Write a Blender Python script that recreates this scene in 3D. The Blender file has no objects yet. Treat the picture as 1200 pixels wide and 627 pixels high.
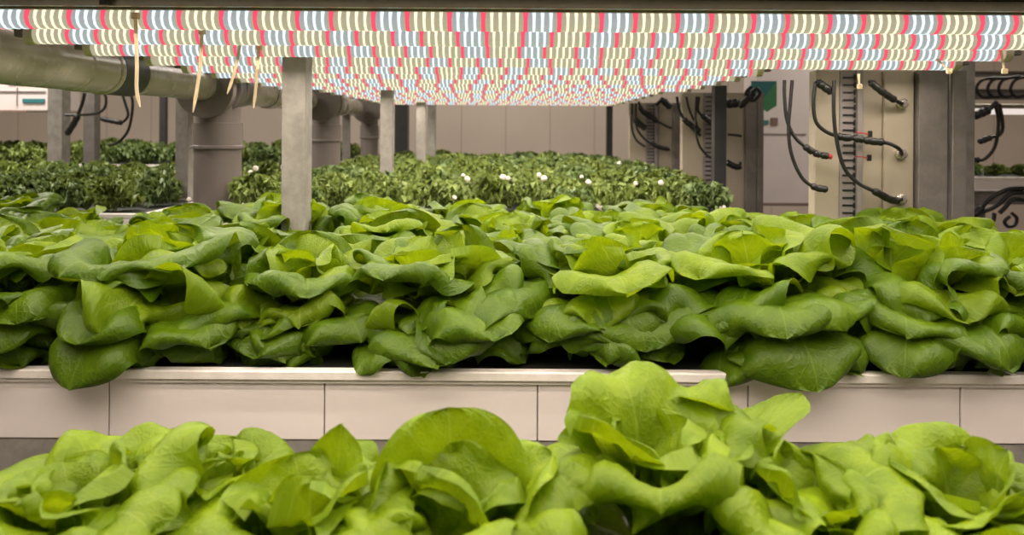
import bpy, math, random
import numpy as np
from mathutils import Vector, Matrix, Euler

R = math.radians
PI = math.pi
F = 865.0            # focal length in pixels of the 1200 px wide frame
HX, HY = 600.0, 150.0
CZ = 1.30            # camera height above the floor
scene = bpy.context.scene
COL = scene.collection

def W3(x, d, h):
    """lateral x, depth d in front of the camera, height h relative to the camera"""
    return Vector((x, d, CZ + h))
def PX(px, py, d):
    return W3((px - HX) * d / F, d, (HY - py) * d / F)

# ------------------------------------------------------------------ materials
MATS = {}
class NT:
    def __init__(s, name):
        s.m = bpy.data.materials.new(name); s.m.use_nodes = True
        s.t = s.m.node_tree; s.n = s.t.nodes; s.l = s.t.links
        s.n.clear(); s.out = s.n.new('ShaderNodeOutputMaterial')
    def new(s, kind, **kw):
        nd = s.n.new(kind)
        for k, v in kw.items(): setattr(nd, k, v)
        return nd
    def link(s, a, b): s.l.new(a, b)
    def setin(s, sock, v):
        if hasattr(v, 'is_linked'): s.l.new(v, sock)
        else: sock.default_value = v
    def math(s, op, a, b=0.0, c=None, clamp=False):
        nd = s.new('ShaderNodeMath', operation=op, use_clamp=clamp)
        s.setin(nd.inputs[0], a); s.setin(nd.inputs[1], b)
        if c is not None: s.setin(nd.inputs[2], c)
        return nd.outputs[0]
    def sstep(s, x, a, b, lo=0.0, hi=1.0):
        nd = s.new('ShaderNodeMapRange', interpolation_type='SMOOTHSTEP')
        s.setin(nd.inputs['Value'], x)
        nd.inputs['From Min'].default_value = a; nd.inputs['From Max'].default_value = b
        nd.inputs['To Min'].default_value = lo; nd.inputs['To Max'].default_value = hi
        return nd.outputs['Result']
    def mix(s, f, a, b, blend='MIX'):
        nd = s.new('ShaderNodeMix', data_type='RGBA', blend_type=blend)
        s.setin(nd.inputs[0], f); s.setin(nd.inputs[6], a); s.setin(nd.inputs[7], b)
        return nd.outputs[2]
    def noise(s, scale, detail=3.0, rough=.5, vec=None):
        nd = s.new('ShaderNodeTexNoise'); nd.inputs['Scale'].default_value = scale
        nd.inputs['Detail'].default_value = detail; nd.inputs['Roughness'].default_value = rough
        if vec is not None: s.link(vec, nd.inputs['Vector'])
        return nd.outputs['Fac']
    def principled(s, **kw):
        nd = s.new('ShaderNodeBsdfPrincipled')
        for k, v in kw.items(): s.setin(nd.inputs[k.replace('_', ' ')], v)
        return nd
    def bump(s, h, strength=.3, dist=.002):
        nd = s.new('ShaderNodeBump'); nd.inputs['Strength'].default_value = strength
        nd.inputs['Distance'].default_value = dist; s.link(h, nd.inputs['Height'])
        return nd.outputs['Normal']

def c4(c): return (c[0], c[1], c[2], 1.0)

def surf(name, col, rough=.5, metal=0.0, vary=.12, scale=18.0, bump=0.0, spec=.5, col2=None, dots=None):
    if name in MATS: return MATS[name]
    t = NT(name)
    tc = t.new('ShaderNodeTexCoord').outputs['Object']
    f = t.noise(scale, 5, .6, tc)
    f = t.sstep(f, .3, .7)
    d = col2 if col2 else tuple(max(0, x * (1 - vary)) for x in col)
    b = t.mix(f, c4(d), c4(col))
    f2 = t.noise(scale * 9, 3, .6, tc)
    b = t.mix(t.math('MULTIPLY', t.sstep(f2, .55, .8), vary), b, c4(tuple(x * .6 for x in col)))
    p = t.principled(Base_Color=b, Roughness=t.sstep(f2, .2, .8, rough - .06, rough + .08), Metallic=metal)
    p.inputs['Specular IOR Level'].default_value = spec
    if bump: t.link(t.bump(f2, bump, .002), p.inputs['Normal'])
    t.link(p.outputs[0], t.out.inputs[0])
    MATS[name] = t.m
    return t.m

def leaf_material(name, deep, mid, pale, trans, rough=.42, net=26.0, vein=.55):
    t = NT(name)
    uv = t.new('ShaderNodeUVMap'); uv.uv_map = 'UVMap'
    sep = t.new('ShaderNodeSeparateXYZ'); t.link(uv.outputs[0], sep.inputs[0])
    x = t.math('ABSOLUTE', t.math('SUBTRACT', sep.outputs[0], .5))     # distance from the midrib, in leaf widths
    v = sep.outputs[1]
    info = t.new('ShaderNodeObjectInfo'); rnd = info.outputs['Random']
    # midrib, tapering to the tip
    wid = t.math('MULTIPLY_ADD', v, -.030, .036)
    midm = t.math('SUBTRACT', 1.0, t.sstep(t.math('DIVIDE', x, wid), .35, 1.0))
    # lateral veins sweeping up and outward
    ph = t.math('MULTIPLY', t.math('SUBTRACT', v, t.math('MULTIPLY', t.math('POWER', x, .8), .85)), 6.5)
    wob = t.noise(7.0, 2, .5, uv.outputs[0])
    ph = t.math('ADD', ph, t.math('MULTIPLY', wob, .9))
    fr = t.math('ABSOLUTE', t.math('SUBTRACT', t.math('FRACT', ph), .5))
    lat = t.math('SUBTRACT', 1.0, t.sstep(fr, .0, .075))
    lat = t.math('MULTIPLY', lat, t.sstep(x, .5, .12))
    # fine net of veins
    vor = t.new('ShaderNodeTexVoronoi', feature='DISTANCE_TO_EDGE'); vor.inputs['Scale'].default_value = net
    t.link(uv.outputs[0], vor.inputs['Vector'])
    netm = t.math('SUBTRACT', 1.0, t.sstep(vor.outputs['Distance'], .0, .07))
    veins = t.math('MAXIMUM', t.math('MAXIMUM', midm, t.math('MULTIPLY', lat, .75)), t.math('MULTIPLY', netm, .22))
    blot = t.noise(5.5, 4, .6, uv.outputs[0])
    g = t.mix(t.sstep(blot, .32, .68), c4(deep), c4(mid))
    g = t.mix(t.math('MULTIPLY', rnd, .55), g, c4(tuple(a * .8 for a in deep)))
    inner = t.math('MULTIPLY', t.sstep(v, .62, .12), t.sstep(x, .42, .05))
    g = t.mix(t.math('MULTIPLY', inner, .55), g, c4(pale))
    g = t.mix(t.math('MULTIPLY', veins, vein), g, c4(pale))
    h = t.math('ADD', t.math('MULTIPLY', t.sstep(vor.outputs['Distance'], .0, .3), .55), t.math('MULTIPLY', veins, -.6))
    h = t.math('ADD', h, t.math('MULTIPLY', blot, .5))
    nrm = t.bump(h, .32, .0016)
    p = t.principled(Base_Color=g, Roughness=rough)
    p.inputs['Specular IOR Level'].default_value = .30
    t.link(nrm, p.inputs['Normal'])
    tr = t.new('ShaderNodeBsdfTranslucent')
    tcol = t.mix(.35, g, (.48, .60, .0, 1))
    t.link(tcol, tr.inputs['Color']); t.link(nrm, tr.inputs['Normal'])
    mx = t.new('ShaderNodeMixShader'); mx.inputs[0].default_value = trans
    t.link(p.outputs[0], mx.inputs[1]); t.link(tr.outputs[0], mx.inputs[2])
    t.link(mx.outputs[0], t.out.inputs[0])
    return t.m

def emit_mat(name, col, strength):
    t = NT(name)
    e = t.new('ShaderNodeEmission'); e.inputs[0].default_value = c4(col); e.inputs[1].default_value = strength
    t.link(e.outputs[0], t.out.inputs[0]); MATS[name] = t.m
    return t.m

# ------------------------------------------------------------------ mesh helpers
class MB:
    def __init__(s): s.v = []; s.f = []
    def add(s, vs, fs):
        o = len(s.v); s.v += [tuple(p) for p in vs]; s.f += [tuple(i + o for i in f) for f in fs]; return s
    def box(s, a, b, bev=0.0):
        x0, y0, z0 = (min(a[i], b[i]) for i in range(3)); x1, y1, z1 = (max(a[i], b[i]) for i in range(3))
        if bev <= 0 or min(x1-x0, y1-y0, z1-z0) < bev * 2.1:
            vs = [(x, y, z) for x in (x0, x1) for y in (y0, y1) for z in (z0, z1)]
            return s.add(vs, [(0,1,3,2),(4,6,7,5),(0,4,5,1),(2,3,7,6),(0,2,6,4),(1,5,7,3)])
        # chamfered box
        vs = []; ix = {}
        for sx in (0,1):
            for sy in (0,1):
                for sz in (0,1):
                    cx, cy, cz = (x0,x1)[sx], (y0,y1)[sy], (z0,z1)[sz]
                    dx, dy, dz = (bev,-bev)[sx], (bev,-bev)[sy], (bev,-bev)[sz]
                    ix[sx,sy,sz] = len(vs)
                    vs += [(cx, cy+dy, cz+dz), (cx+dx, cy, cz+dz), (cx+dx, cy+dy, cz)]
        fs = []
        q = [(0,0),(1,0),(1,1),(0,1)]
        for sgn in (0,1):
            fs.append(tuple(ix[sgn,a_,b_]+0 for a_,b_ in q)); fs.append(tuple(ix[a_,sgn,b_]+1 for a_,b_ in q)); fs.append(tuple(ix[a_,b_,sgn]+2 for a_,b_ in q))
        for a_ in (0,1):
            for b_ in (0,1):
                fs.append((ix[a_,b_,0]+0, ix[a_,b_,1]+0, ix[a_,b_,1]+1, ix[a_,b_,0]+1))
                fs.append((ix[a_,0,b_]+0, ix[a_,1,b_]+0, ix[a_,1,b_]+2, ix[a_,0,b_]+2))
                fs.append((ix[0,a_,b_]+1, ix[1,a_,b_]+1, ix[1,a_,b_]+2, ix[0,a_,b_]+2))
        for k in ix: fs.append((ix[k], ix[k]+1, ix[k]+2))
        return s.add(vs, fs)
    def tube(s, pts, r, n=10, cap=True):
        pts = [Vector(p) for p in pts]; rs = r if isinstance(r, (list, tuple)) else [r] * len(pts)
        T = []
        for i in range(len(pts)):
            t = pts[min(i+1, len(pts)-1)] - pts[max(i-1, 0)]
            T.append(t.normalized() if t.length > 1e-9 else Vector((0,0,1)))
        up = Vector((0,0,1)) if abs(T[0].z) < .9 else Vector((1,0,0))
        nn = (up - T[0] * up.dot(T[0])).normalized()
        vs = []; 
        for i, p in enumerate(pts):
            nn = (nn - T[i] * nn.dot(T[i])).normalized(); bb = T[i].cross(nn)
            for k in range(n):
                a = 2*PI*k/n; vs.append(p + (nn*math.cos(a) + bb*math.sin(a)) * rs[i])
        fs = [(i*n+k, i*n+(k+1)%n, (i+1)*n+(k+1)%n, (i+1)*n+k) for i in range(len(pts)-1) for k in range(n)]
        if cap: fs += [tuple(range(n))[::-1], tuple(range((len(pts)-1)*n, len(pts)*n))]
        return s.add(vs, fs)
    def prism(s, poly, axis, a, b):
        """polygon (two coords) extruded along axis 0/1/2 from a to b"""
        def P(p, t):
            q = [0,0,0]; o = [i for i in range(3) if i != axis]; q[o[0]] = p[0]; q[o[1]] = p[1]; q[axis] = t; return tuple(q)
        n = len(poly)
        return s.add([P(p,a) for p in poly] + [P(p,b) for p in poly],
                     [(i,(i+1)%n,n+(i+1)%n,n+i) for i in range(n)] + [tuple(range(n))[::-1], tuple(range(n,2*n))])
    def mesh(s, name, mat, smooth=False):
        me = bpy.data.meshes.new(name); me.from_pydata(s.v, [], s.f); me.validate(); 
        import bmesh
        bm = bmesh.new(); bm.from_mesh(me); bmesh.ops.recalc_face_normals(bm, faces=bm.faces); bm.to_mesh(me); bm.free()
        if mat: me.materials.append(mat)
        if smooth:
            me.polygons.foreach_set('use_smooth', [True] * len(me.polygons))
            try: me.set_sharp_from_angle(angle=R(38))
            except Exception: pass
        me.update(); return me
    def build(s, name, mat, parent=None, smooth=False, loc=None):
        o = bpy.data.objects.new(name, s.mesh(name, mat, smooth)); COL.objects.link(o)
        if parent: o.parent = parent
        if loc is not None: o.location = loc
        return o

def tag(o, label, cat, group=None, kind=None):
    if label: o['label'] = label
    if cat: o['category'] = cat
    if group: o['group'] = group
    if kind: o['kind'] = kind
    return o
def thing(name, loc, label, cat, group=None, rot=(0,0,0)):
    o = bpy.data.objects.new(name, None); COL.objects.link(o); o.empty_display_size = .02
    o.location = loc; o.rotation_euler = rot
    return tag(o, label, cat, group)
def link_copy(o, parent=None):
    c = o.copy(); COL.objects.link(c); c.parent = parent
    return c
def copy_tree(o, parent=None):
    c = link_copy(o, parent)
    for ch in list(o.children): copy_tree(ch, c)
    return c
def smooth_path(pts, per=8):
    pts = [Vector(p) for p in pts]; P = [pts[0]*2-pts[1]] + pts + [pts[-1]*2-pts[-2]]; out = []
    for i in range(1, len(P)-2):
        for k in range(per):
            t = k / per; a, b, c, d = P[i-1], P[i], P[i+1], P[i+2]
            out.append(.5*((2*b) + (c-a)*t + (2*a-5*b+4*c-d)*t*t + (3*b-a-3*c+d)*t**3))
    out.append(pts[-1]); return out

# ------------------------------------------------------------------ surfaces
M_galv = surf('galvanised steel', (.40,.38,.34), .5, .3, .3, 30, .1)
M_galvd = surf('dull steel', (.24,.22,.20), .55, .3, .25, 26, .1)
M_alu = surf('aluminium profile', (.36,.34,.26), .38, .7, .1, 12)
M_beam = surf('weathered beam', (.115,.098,.078), .6, .3, .35, 40, .15)
M_dark = surf('dark painted steel', (.045,.045,.045), .5, .1, .2, 20)
M_pvc = surf('grey pvc', (.165,.142,.128), .36, 0, .05, 4)
M_pvcl = surf('pale grey pvc', (.45,.405,.34), .24, 0, .03, 3)
M_gask = surf('dark green rubber', (.045,.055,.045), .5, 0, .1, 12)
M_white = surf('white plastic panel', (.86,.79,.74), .42, 0, .05, 6)
M_lip = surf('white tray lip', (.88,.83,.75), .45, 0, .14, 45)
M_raft = surf('dark liner and painted shade', (.035,.04,.03), .6, 0, .3, 20)  # liner tone, also paints the shade over the pale raft under the lettuce
M_foam = surf('white foam raft', (.75,.68,.61), .7, 0, .1, 14)
M_black = surf('black rubber', (.012,.012,.012), .42, 0, .1, 30)
M_red = surf('red plastic', (.45,.03,.03), .4, 0, .1, 30)
M_cream = surf('cream enamel plate', (.42,.37,.28), .45, .1, .08, 10)
M_duct = surf('grey cable duct', (.26,.235,.22), .55, 0, .12, 18)
def nylon():
    t = NT('ivory nylon'); p = t.principled(Base_Color=(.80,.72,.56,1), Roughness=.4)
    tr = t.new('ShaderNodeBsdfTranslucent'); tr.inputs[0].default_value = (.95,.86,.68,1)
    mx = t.new('ShaderNodeMixShader'); mx.inputs[0].default_value = .55
    t.link(p.outputs[0], mx.inputs[1]); t.link(tr.outputs[0], mx.inputs[2]); t.link(mx.outputs[0], t.out.inputs[0]); return t.m
M_tie = nylon()
M_cap = surf('ivory end cap', (.75,.68,.55), .35, 0, .06, 20)
M_cab = surf('white cabinet enamel', (.70,.63,.60), .4, 0, .06, 7)
M_teal = surf('teal label', (.03,.17,.18), .5, 0, .1, 20)
M_green = surf('green label', (.06,.26,.10), .5, 0, .1, 20)
M_blue = surf('blue label', (.03,.14,.36), .5, 0, .1, 20)
M_brown = surf('brown label', (.22,.14,.11), .5, 0, .1, 20)
M_chrome = surf('nickel gland', (.62,.58,.52), .25, .8, .08, 20)

LEAF = leaf_material('butterhead leaf', (.052,.110,.001), (.106,.186,.002), (.22,.33,.03), .20, vein=.30)
LEAFI = leaf_material('butterhead heart leaf', (.136,.235,.002), (.228,.335,.005), (.40,.49,.10), .40, vein=.34)
LEAFF = leaf_material('bright butterhead leaf', (.150,.250,.001), (.255,.375,.005), (.38,.48,.06), .34, vein=.30)
KALE = leaf_material('curly kale leaf', (.18,.255,.055), (.29,.375,.10), (.42,.48,.2), .2, .5, 20, .3)
KALEB = leaf_material('curly kale leaf bluish', (.15,.235,.075), (.25,.35,.13), (.40,.46,.2), .2, .5, 20, .3)

# ------------------------------------------------------------------ leaves
def interp(knots, v):
    return np.interp(v, [k[0] for k in knots], [k[1] for k in knots])
def sm(x, a, b):
    t = np.clip((x - a) / (b - a), 0, 1); return t*t*(3-2*t)

def leaf_geo(L, Wd, ang, cup=.5, roll=1.2, ruff=.006, seed=0, r0=.012, h0=.012, savoy=.0014, nu=27, nv=31, twist=0.0, bend=0.0, tip=.5):
    """A leaf in its plant's frame, growing along +X: ang = [(v, elevation deg)], cup raises the sides, roll turns the margin over."""
    rg = np.random.RandomState(seed)
    v = np.linspace(0, 1, nv); v = v * .55 + .45 * (1 - (1 - v)**2)
    vv = np.linspace(0, 1, 161); A = np.radians(interp(ang, vv))
    ker = np.ones(19) / 19; A = np.convolve(np.pad(A, 9, 'edge'), ker, 'valid')
    dr = np.cos(A); dh = np.sin(A)
    rr = r0 + L * np.concatenate([[0], np.cumsum((dr[1:] + dr[:-1]) / 2)]) / 160
    hh = h0 + L * np.concatenate([[0], np.cumsum((dh[1:] + dh[:-1]) / 2)]) / 160
    r = np.interp(v, vv, rr); h = np.interp(v, vv, hh); a = np.interp(v, vv, A)
    pet = .15
    rise = pet + (1 - pet) * sm(v, .02, .56)
    fall = np.where(v > .52, np.clip(1 - (np.maximum(v - .52, 0) / .48)**2.6, 0, 1)**tip, 1)
    hw = Wd / 2 * rise * fall + .0006
    us = np.linspace(-1, 1, nu); us = np.sign(us) * np.abs(us)**.9
    p1, p2, p3, p4, p5 = rg.rand(5) * 2 * PI
    k1, k2 = rg.uniform(1.2, 2.2), rg.uniform(2.2, 3.6)
    X = np.zeros((nv, nu)); Z = np.zeros((nv, nu))
    c0 = nu // 2
    for side in (1, -1):
        ph = p1 if side > 0 else p2
        rl = roll * (1 + .45 * np.sin(2*PI*k1*v + ph)) * sm(v, .22, .55)
        cp = cup * (1.3 - .75 * sm(v, .25, .9)) * (1 + .18 * math.sin(ph))
        xs = np.zeros(nv); zs = np.zeros(nv); prev = 0.0
        for j in range(1, c0 + 1):
            s = abs(us[c0 + j]); smid = (s + prev) / 2
            th = cp * (smid * 1.5) - rl * (np.clip((smid - .42) / .58, 0, 1)**1.15) * 1.12
            d = (s - prev) * hw
            xs = xs + np.cos(th) * d; zs = zs + np.sin(th) * d
            X[:, c0 + side * j] = side * xs; Z[:, c0 + side * j] = zs
            prev = s
    S = np.abs(us)[None, :]; U = us[None, :]; V = v[:, None]
    # waves along the margin and large lumps
    Z += ruff * S**2.2 * np.sin(2*PI*(k2 * V) + np.where(U > 0, p3, p4)) * sm(V, .25, .5)
    Z += ruff * .7 * np.sin(5.0*U + p4) * np.sin(7*V + p5) * sm(V, .2, .5)
    # puckered blade between the side veins
    bp = np.abs(np.sin(PI * (6.5 * (V - .42 * S) + rg.rand()))) * np.sin(PI * np.clip(S * 1.05, 0, 1))
    bp2 = np.sin(23*U*(hw[:,None]/(Wd/2)) + p1) * np.sin(31*V + p2) + .6*np.sin(41*U + 17*V + p3)
    Z += savoy * (bp + .45 * bp2 * S**.5) * sm(V, .2, .45)
    ca, sa = np.cos(a)[:, None], np.sin(a)[:, None]
    tw = twist * V
    side_x = X * np.cos(tw) - Z * np.sin(tw); zz = X * np.sin(tw) + Z * np.cos(tw)
    PXr = r[:, None] - sa * zz
    PZ = h[:, None] + ca * zz
    PY = side_x + bend * V**2
    P = np.stack([PXr, PY, PZ], -1).reshape(-1, 3)
    uvx = .5 + (U * hw[:, None]) / Wd
    UVc = np.stack([uvx, np.broadcast_to(V, uvx.shape)], -1).reshape(-1, 2)
    return P, UVc, nu, nv

def leaf_mesh(mat, **kw):
    P, UVc, nu, nv = leaf_geo(**kw)
    i = np.arange(nv - 1)[:, None] * nu + np.arange(nu - 1)[None, :]
    q = np.stack([i, i + 1, i + nu + 1, i + nu], -1).reshape(-1, 4)
    me = bpy.data.meshes.new('leaf')
    me.from_pydata(P.tolist(), [], q.tolist())
    me.polygons.foreach_set('use_smooth', [True] * len(me.polygons))
    uv = me.uv_layers.new(name='UVMap')
    li = np.empty(len(me.loops), dtype=np.int32); me.loops.foreach_get('vertex_index', li)
    uv.data.foreach_set('uv', UVc[li].astype(np.float32).ravel())
    me.materials.append(mat); me.update()
    return me

def add_leaf(head, me, az, name='leaf', tilt=0.0, scale=1.0):
    o = bpy.data.objects.new(name, me); COL.objects.link(o); o.parent = head
    o.rotation_euler = (0, R(tilt), R(az)); o.scale = (scale,) * 3
    return o

def head_recipe(seed, mo=LEAF, mi=LEAFI, k=1.0, nu=27, nv=31):
    """(mesh, azimuth) of a loose butterhead rosette"""
    rg = random.Random(seed); out = []
    az = rg.uniform(0, 360); n = 20
    for i in range(n):
        az += 137.5 + rg.uniform(-16, 16); t = i / (n - 1)
        j = lambda a, b: rg.uniform(a, b)
        if t < .42:     # outer, spreading and drooping
            ang = [(0, j(34,52)), (.35, j(18,36)), (.60, j(0,22)), (.80, j(-50,-12)), (.92, j(-80,-40)), (1, j(-115,-70))]
            kw = dict(L=k*j(.125,.152), Wd=k*j(.125,.17), cup=j(-.2,.3), roll=j(1.2,2.2), ruff=j(.005,.011), h0=.006+.004*i, mat=mo)
        elif t < .75:   # middle, rising then rolled out at the rim
            ang = [(0, j(62,78)), (.40, j(50,68)), (.60, j(38,60)), (.78, j(-5,32)), (.91, j(-65,-15)), (1, j(-120,-60))]
            if rg.random() < .30: ang = [(0, j(66,80)), (.4, j(60,76)), (.7, j(56,84)), (1, j(30,70))]
            kw = dict(L=k*(j(.122,.150) if len(ang) > 4 else j(.10,.125)), Wd=k*j(.120,.165), cup=j(.4,1.0), roll=j(1.5,2.7) if len(ang) > 4 else j(.5,1.1), ruff=j(.005,.012), h0=.022, mat=mo if rg.random() < .55 else mi)
        else:           # heart, upright and cupped
            ang = [(0, j(70,86)), (.45, j(62,90)), (.75, j(50,95)), (1, j(0,90))]
            kw = dict(L=k*j(.08,.115), Wd=k*j(.085,.13), cup=j(.6,1.2), roll=j(.3,1.3), ruff=j(.004,.010), h0=.028, r0=.006, mat=mi)
        out.append((leaf_mesh(ang=ang, seed=rg.randrange(10**6), twist=j(-.3,.3), bend=j(-.012,.012), nu=nu, nv=nv, **kw), az))
    return out

def net_pot(parent):
    m = MB(); n = 20
    for (ra, rb, z0, z1) in ((.022, .026, .001, .006),):
        vs = [(rr*math.cos(2*PI*k/n), rr*math.sin(2*PI*k/n), z) for (rr, z) in ((ra,z0),(rb,z0),(rb,z1),(ra,z1)) for k in range(n)]
        m.add(vs, [(a*n+k, a*n+(k+1)%n, ((a+1)%4)*n+(k+1)%n, ((a+1)%4)*n+k) for a in range(4) for k in range(n)])
    return m.build('net_pot', M_black, parent)
def stem_mesh():
    m = MB(); m.tube([(0,0,-.004),(0,0,.02),(.001,0,.045)], [.011,.012,.007], 10)
    return m.mesh('stem', M_stem, True)
M_stem = surf('pale stem', (.45,.52,.22), .5, 0, .1, 40)
STEM = stem_mesh()

VARIANTS = [head_recipe(100 + s) for s in range(9)]
def lettuce(loc, var, rot, scale, label, group, skip=(), pot=True, flat=1.0):
    h = thing('butterhead_lettuce', loc, label, 'lettuce', group, rot=(R(random.uniform(-4,4)), R(random.uniform(-4,4)), R(rot)))
    h.scale = (scale, scale, scale * flat)
    s = bpy.data.objects.new('stem', STEM); COL.objects.link(s); s.parent = h
    if pot: p = bpy.data.objects.new('net_pot', POT); COL.objects.link(p); p.parent = h
    for i, (me, az) in enumerate(VARIANTS[var]):
        w = (az + rot) % 360
        if skip and any(abs((w - a + 180) % 360 - 180) < d for a, d in skip) and i < 12: continue
        add_leaf(h, me, az)
    return h
_p = net_pot(None); POT = _p.data; bpy.data.objects.remove(_p)

# ------------------------------------------------------------------ the setting
def structure(name, mb, mat): 
    o = mb.build(name, mat); o['kind'] = 'structure'; return o
def wall_mat():
    t = NT('insulated wall panels')
    tc = t.new('ShaderNodeTexCoord').outputs['Object']; sep = t.new('ShaderNodeSeparateXYZ'); t.link(tc, sep.inputs[0])
    u = t.math('ADD', sep.outputs[0], sep.outputs[1])
    f = t.math('ABSOLUTE', t.math('SUBTRACT', t.math('FRACT', t.math('MULTIPLY', u, 3.2)), .5))
    seam = t.math('SUBTRACT', 1, t.sstep(f, .0, .02))
    f2 = t.math('ABSOLUTE', t.math('SUBTRACT', t.math('FRACT', t.math('MULTIPLY', u, 16)), .5))
    n = t.noise(2.0, 3, .5, tc)
    b = t.mix(t.sstep(n, .3, .7), (.50,.43,.355,1), (.54,.465,.385,1))
    b = t.mix(t.math('MULTIPLY', seam, .55), b, (.22,.18,.15,1))
    p = t.principled(Base_Color=b, Roughness=.55)
    t.link(t.bump(t.math('ADD', t.sstep(f, 0, .03), t.math('MULTIPLY', t.sstep(f2, .40, .48), -.15)), .3, .004), p.inputs['Normal'])
    t.link(p.outputs[0], t.out.inputs[0]); return t.m
M_wall = wall_mat()
M_floor = surf('resin floor', (.30,.28,.26), .4, 0, .15, 3)
M_ceil = surf('ceiling panels', (.62,.58,.53), .6, 0, .05, 2)
BW = 5.2; XL, XR = -4.2, 4.0; CH = 2.6
structure('floor', MB().box((XL-.1, -1.6, -.1), (XR+.1, BW+.1, 0)), M_floor)
structure('wall_back', MB().box((XL-.1, BW, 0), (XR+.1, BW+.1, CH)), M_wall)
structure('wall_left', MB().box((XL-.1, -1.6, 0), (XL, BW, CH)), M_wall)
structure('wall_right', MB().box((XR, -1.6, 0), (XR+.1, BW, CH)), M_wall)
structure('wall_front', MB().box((XL-.1, -1.7, 0), (XR+.1, -1.6, CH)), M_wall)
structure('ceiling', MB().box((XL-.1, -1.6, CH), (XR+.1, BW+.1, CH+.1)), M_ceil)

# ------------------------------------------------------------------ LED lamps
PITCH = .0100
TR = .0130
def cover_mat():
    t = NT('ribbed lamp cover')
    tc = t.new('ShaderNodeTexCoord').outputs['Object']; sep = t.new('ShaderNodeSeparateXYZ'); t.link(tc, sep.inputs[0])
    ph = t.math('MULTIPLY', t.math('FRACT', t.math('ADD', t.math('MULTIPLY', sep.outputs[0], 1/(9*PITCH)), 100.0)), 9.0)
    cool = t.sstep(ph, 5.3, 5.7)
    col = t.mix(cool, (.62,.56,.40,1), (.52,.58,.62,1))
    p = t.principled(Base_Color=(.30,.28,.22,1), Roughness=.25)
    t.link(col, p.inputs['Emission Color']); p.inputs['Emission Strength'].default_value = .60
    t.link(p.outputs[0], t.out.inputs[0]); return t.m
M_cover = cover_mat()
M_dr = emit_mat('red diode', (1.0,.10,.17), 1.0)
M_dw = emit_mat('warm white diode', (1.0,.90,.62), 1.25)
M_dc = emit_mat('cool white diode', (.78,.93,1.0), 1.2)
def diode_geo(mb, x, w):
    n = 10; vs = []; r = TR + .0006
    for k in range(n):
        a = R(62 - 304 * k / (n-1) )   # from the front shoulder under the lamp to the back shoulder
        y, z = -math.cos(a) * r, math.sin(a) * r
        tap = 1.0 if k in (0, 1, n-2, n-1) else .78
        vs += [(x - w/2*tap, y, z), (x + w/2*tap, y, z)]
    a0 = len(mb.v)
    mb.add(vs, [(2*k, 2*k+1, 2*k+3, 2*k+2) for k in range(n-1)])
DIO = {}
for kind, w, m in (('r', .0064, M_dr), ('w', .0040, M_dw), ('c', .0042, M_dc)):
    b = MB(); diode_geo(b, 0, w); DIO[kind] = b.mesh('diode', m)
PAT = 'rwwwwrccc'
def led_lamp(d, x0, x1, h, ph, label, single, watt, tone):
    cx = ph; lamp = thing('led_grow_lamp', W3(cx, d, h), label, 'grow lamp', 'led grow lamps over the beds')
    a, e_ = x0 - cx, x1 - cx; L = x1 - x0
    b = MB(); b.tube([(a+.012, 0, 0), (e_-.012, 0, 0)], TR, 16); b.build('lamp_cover', M_cover, lamp, True)
    b = MB(); b.box((a+.01, -.010, TR*.72), (e_-.01, .010, TR+.012), .002)
    b.box((a+.01, -.016, TR*.98), (e_-.01, .016, TR*.98+.004)); b.build('housing', M_alu, lamp)
    for s, e in ((-1, a), (1, e_)):
        b = MB()
        b.tube([(e - s*.014, 0, 0), (e - s*.002, 0, 0), (e, 0, 0)], [TR+.0014, TR+.0014, TR-.003], 16); b.build('end_cap', M_cap, lamp, True)
        b = MB(); b.box((e - s*.001, -.007, -.004), (e + s*.016, .007, .012), .002); b.build('lamp_holder', M_galvd, lamp)
    n = int((L - .034) / PITCH); k0 = math.ceil((a + .016) / PITCH); xs = [(k0 + i + .5)*PITCH for i in range(n)]
    # colours run on the same nine-step cycle as the cover
    def kindof(x):
        return PAT[int((x / (9*PITCH) + 100.0 + 1e-6) % 1 * 9) % 9]
    rest = {'r': MB(), 'w': MB(), 'c': MB()}; cen = -cx
    # phase: snap the cycle of this lamp
    order = sorted(range(n), key=lambda i: abs(xs[i] - cen))
    chosen = set(order[:100]) if single else set()
    for i, x in enumerate(xs):
        kd = kindof(x)
        if i in chosen:
            o = bpy.data.objects.new('diode', DIO[kd]); COL.objects.link(o); o.parent = lamp; o.location = (x, 0, 0)
        else: diode_geo(rest[kd], x, {'r': .0068, 'w': .0044, 'c': .0046}[kd])
    vs, fs, mi = [], [], []
    for j, kd in enumerate('rwc'):
        o = len(vs); vs += rest[kd].v; fs += [tuple(q+o for q in f) for f in rest[kd].f]; mi += [j]*len(rest[kd].f)
    if fs:
        me = bpy.data.meshes.new('diode_strip'); me.from_pydata(vs, [], fs)
        for m in (M_dr, M_dw, M_dc): me.materials.append(m)
        me.polygons.foreach_set('material_index', mi); me.update()
        o = bpy.data.objects.new('diode_strip', me); COL.objects.link(o); o.parent = lamp; o['kind'] = 'stuff'
    ld = bpy.data.lights.new('lamp_light', 'AREA'); ld.shape = 'RECTANGLE'; ld.size = L - .04; ld.size_y = .016
    ld.energy = watt * L; ld.color = tone; ld.spread = R(160)
    lo = bpy.data.objects.new('lamp_light', ld); COL.objects.link(lo); lo.parent = lamp; lo.location = ((a+e_)/2, 0, -TR - .0025)
    return lamp

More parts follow.
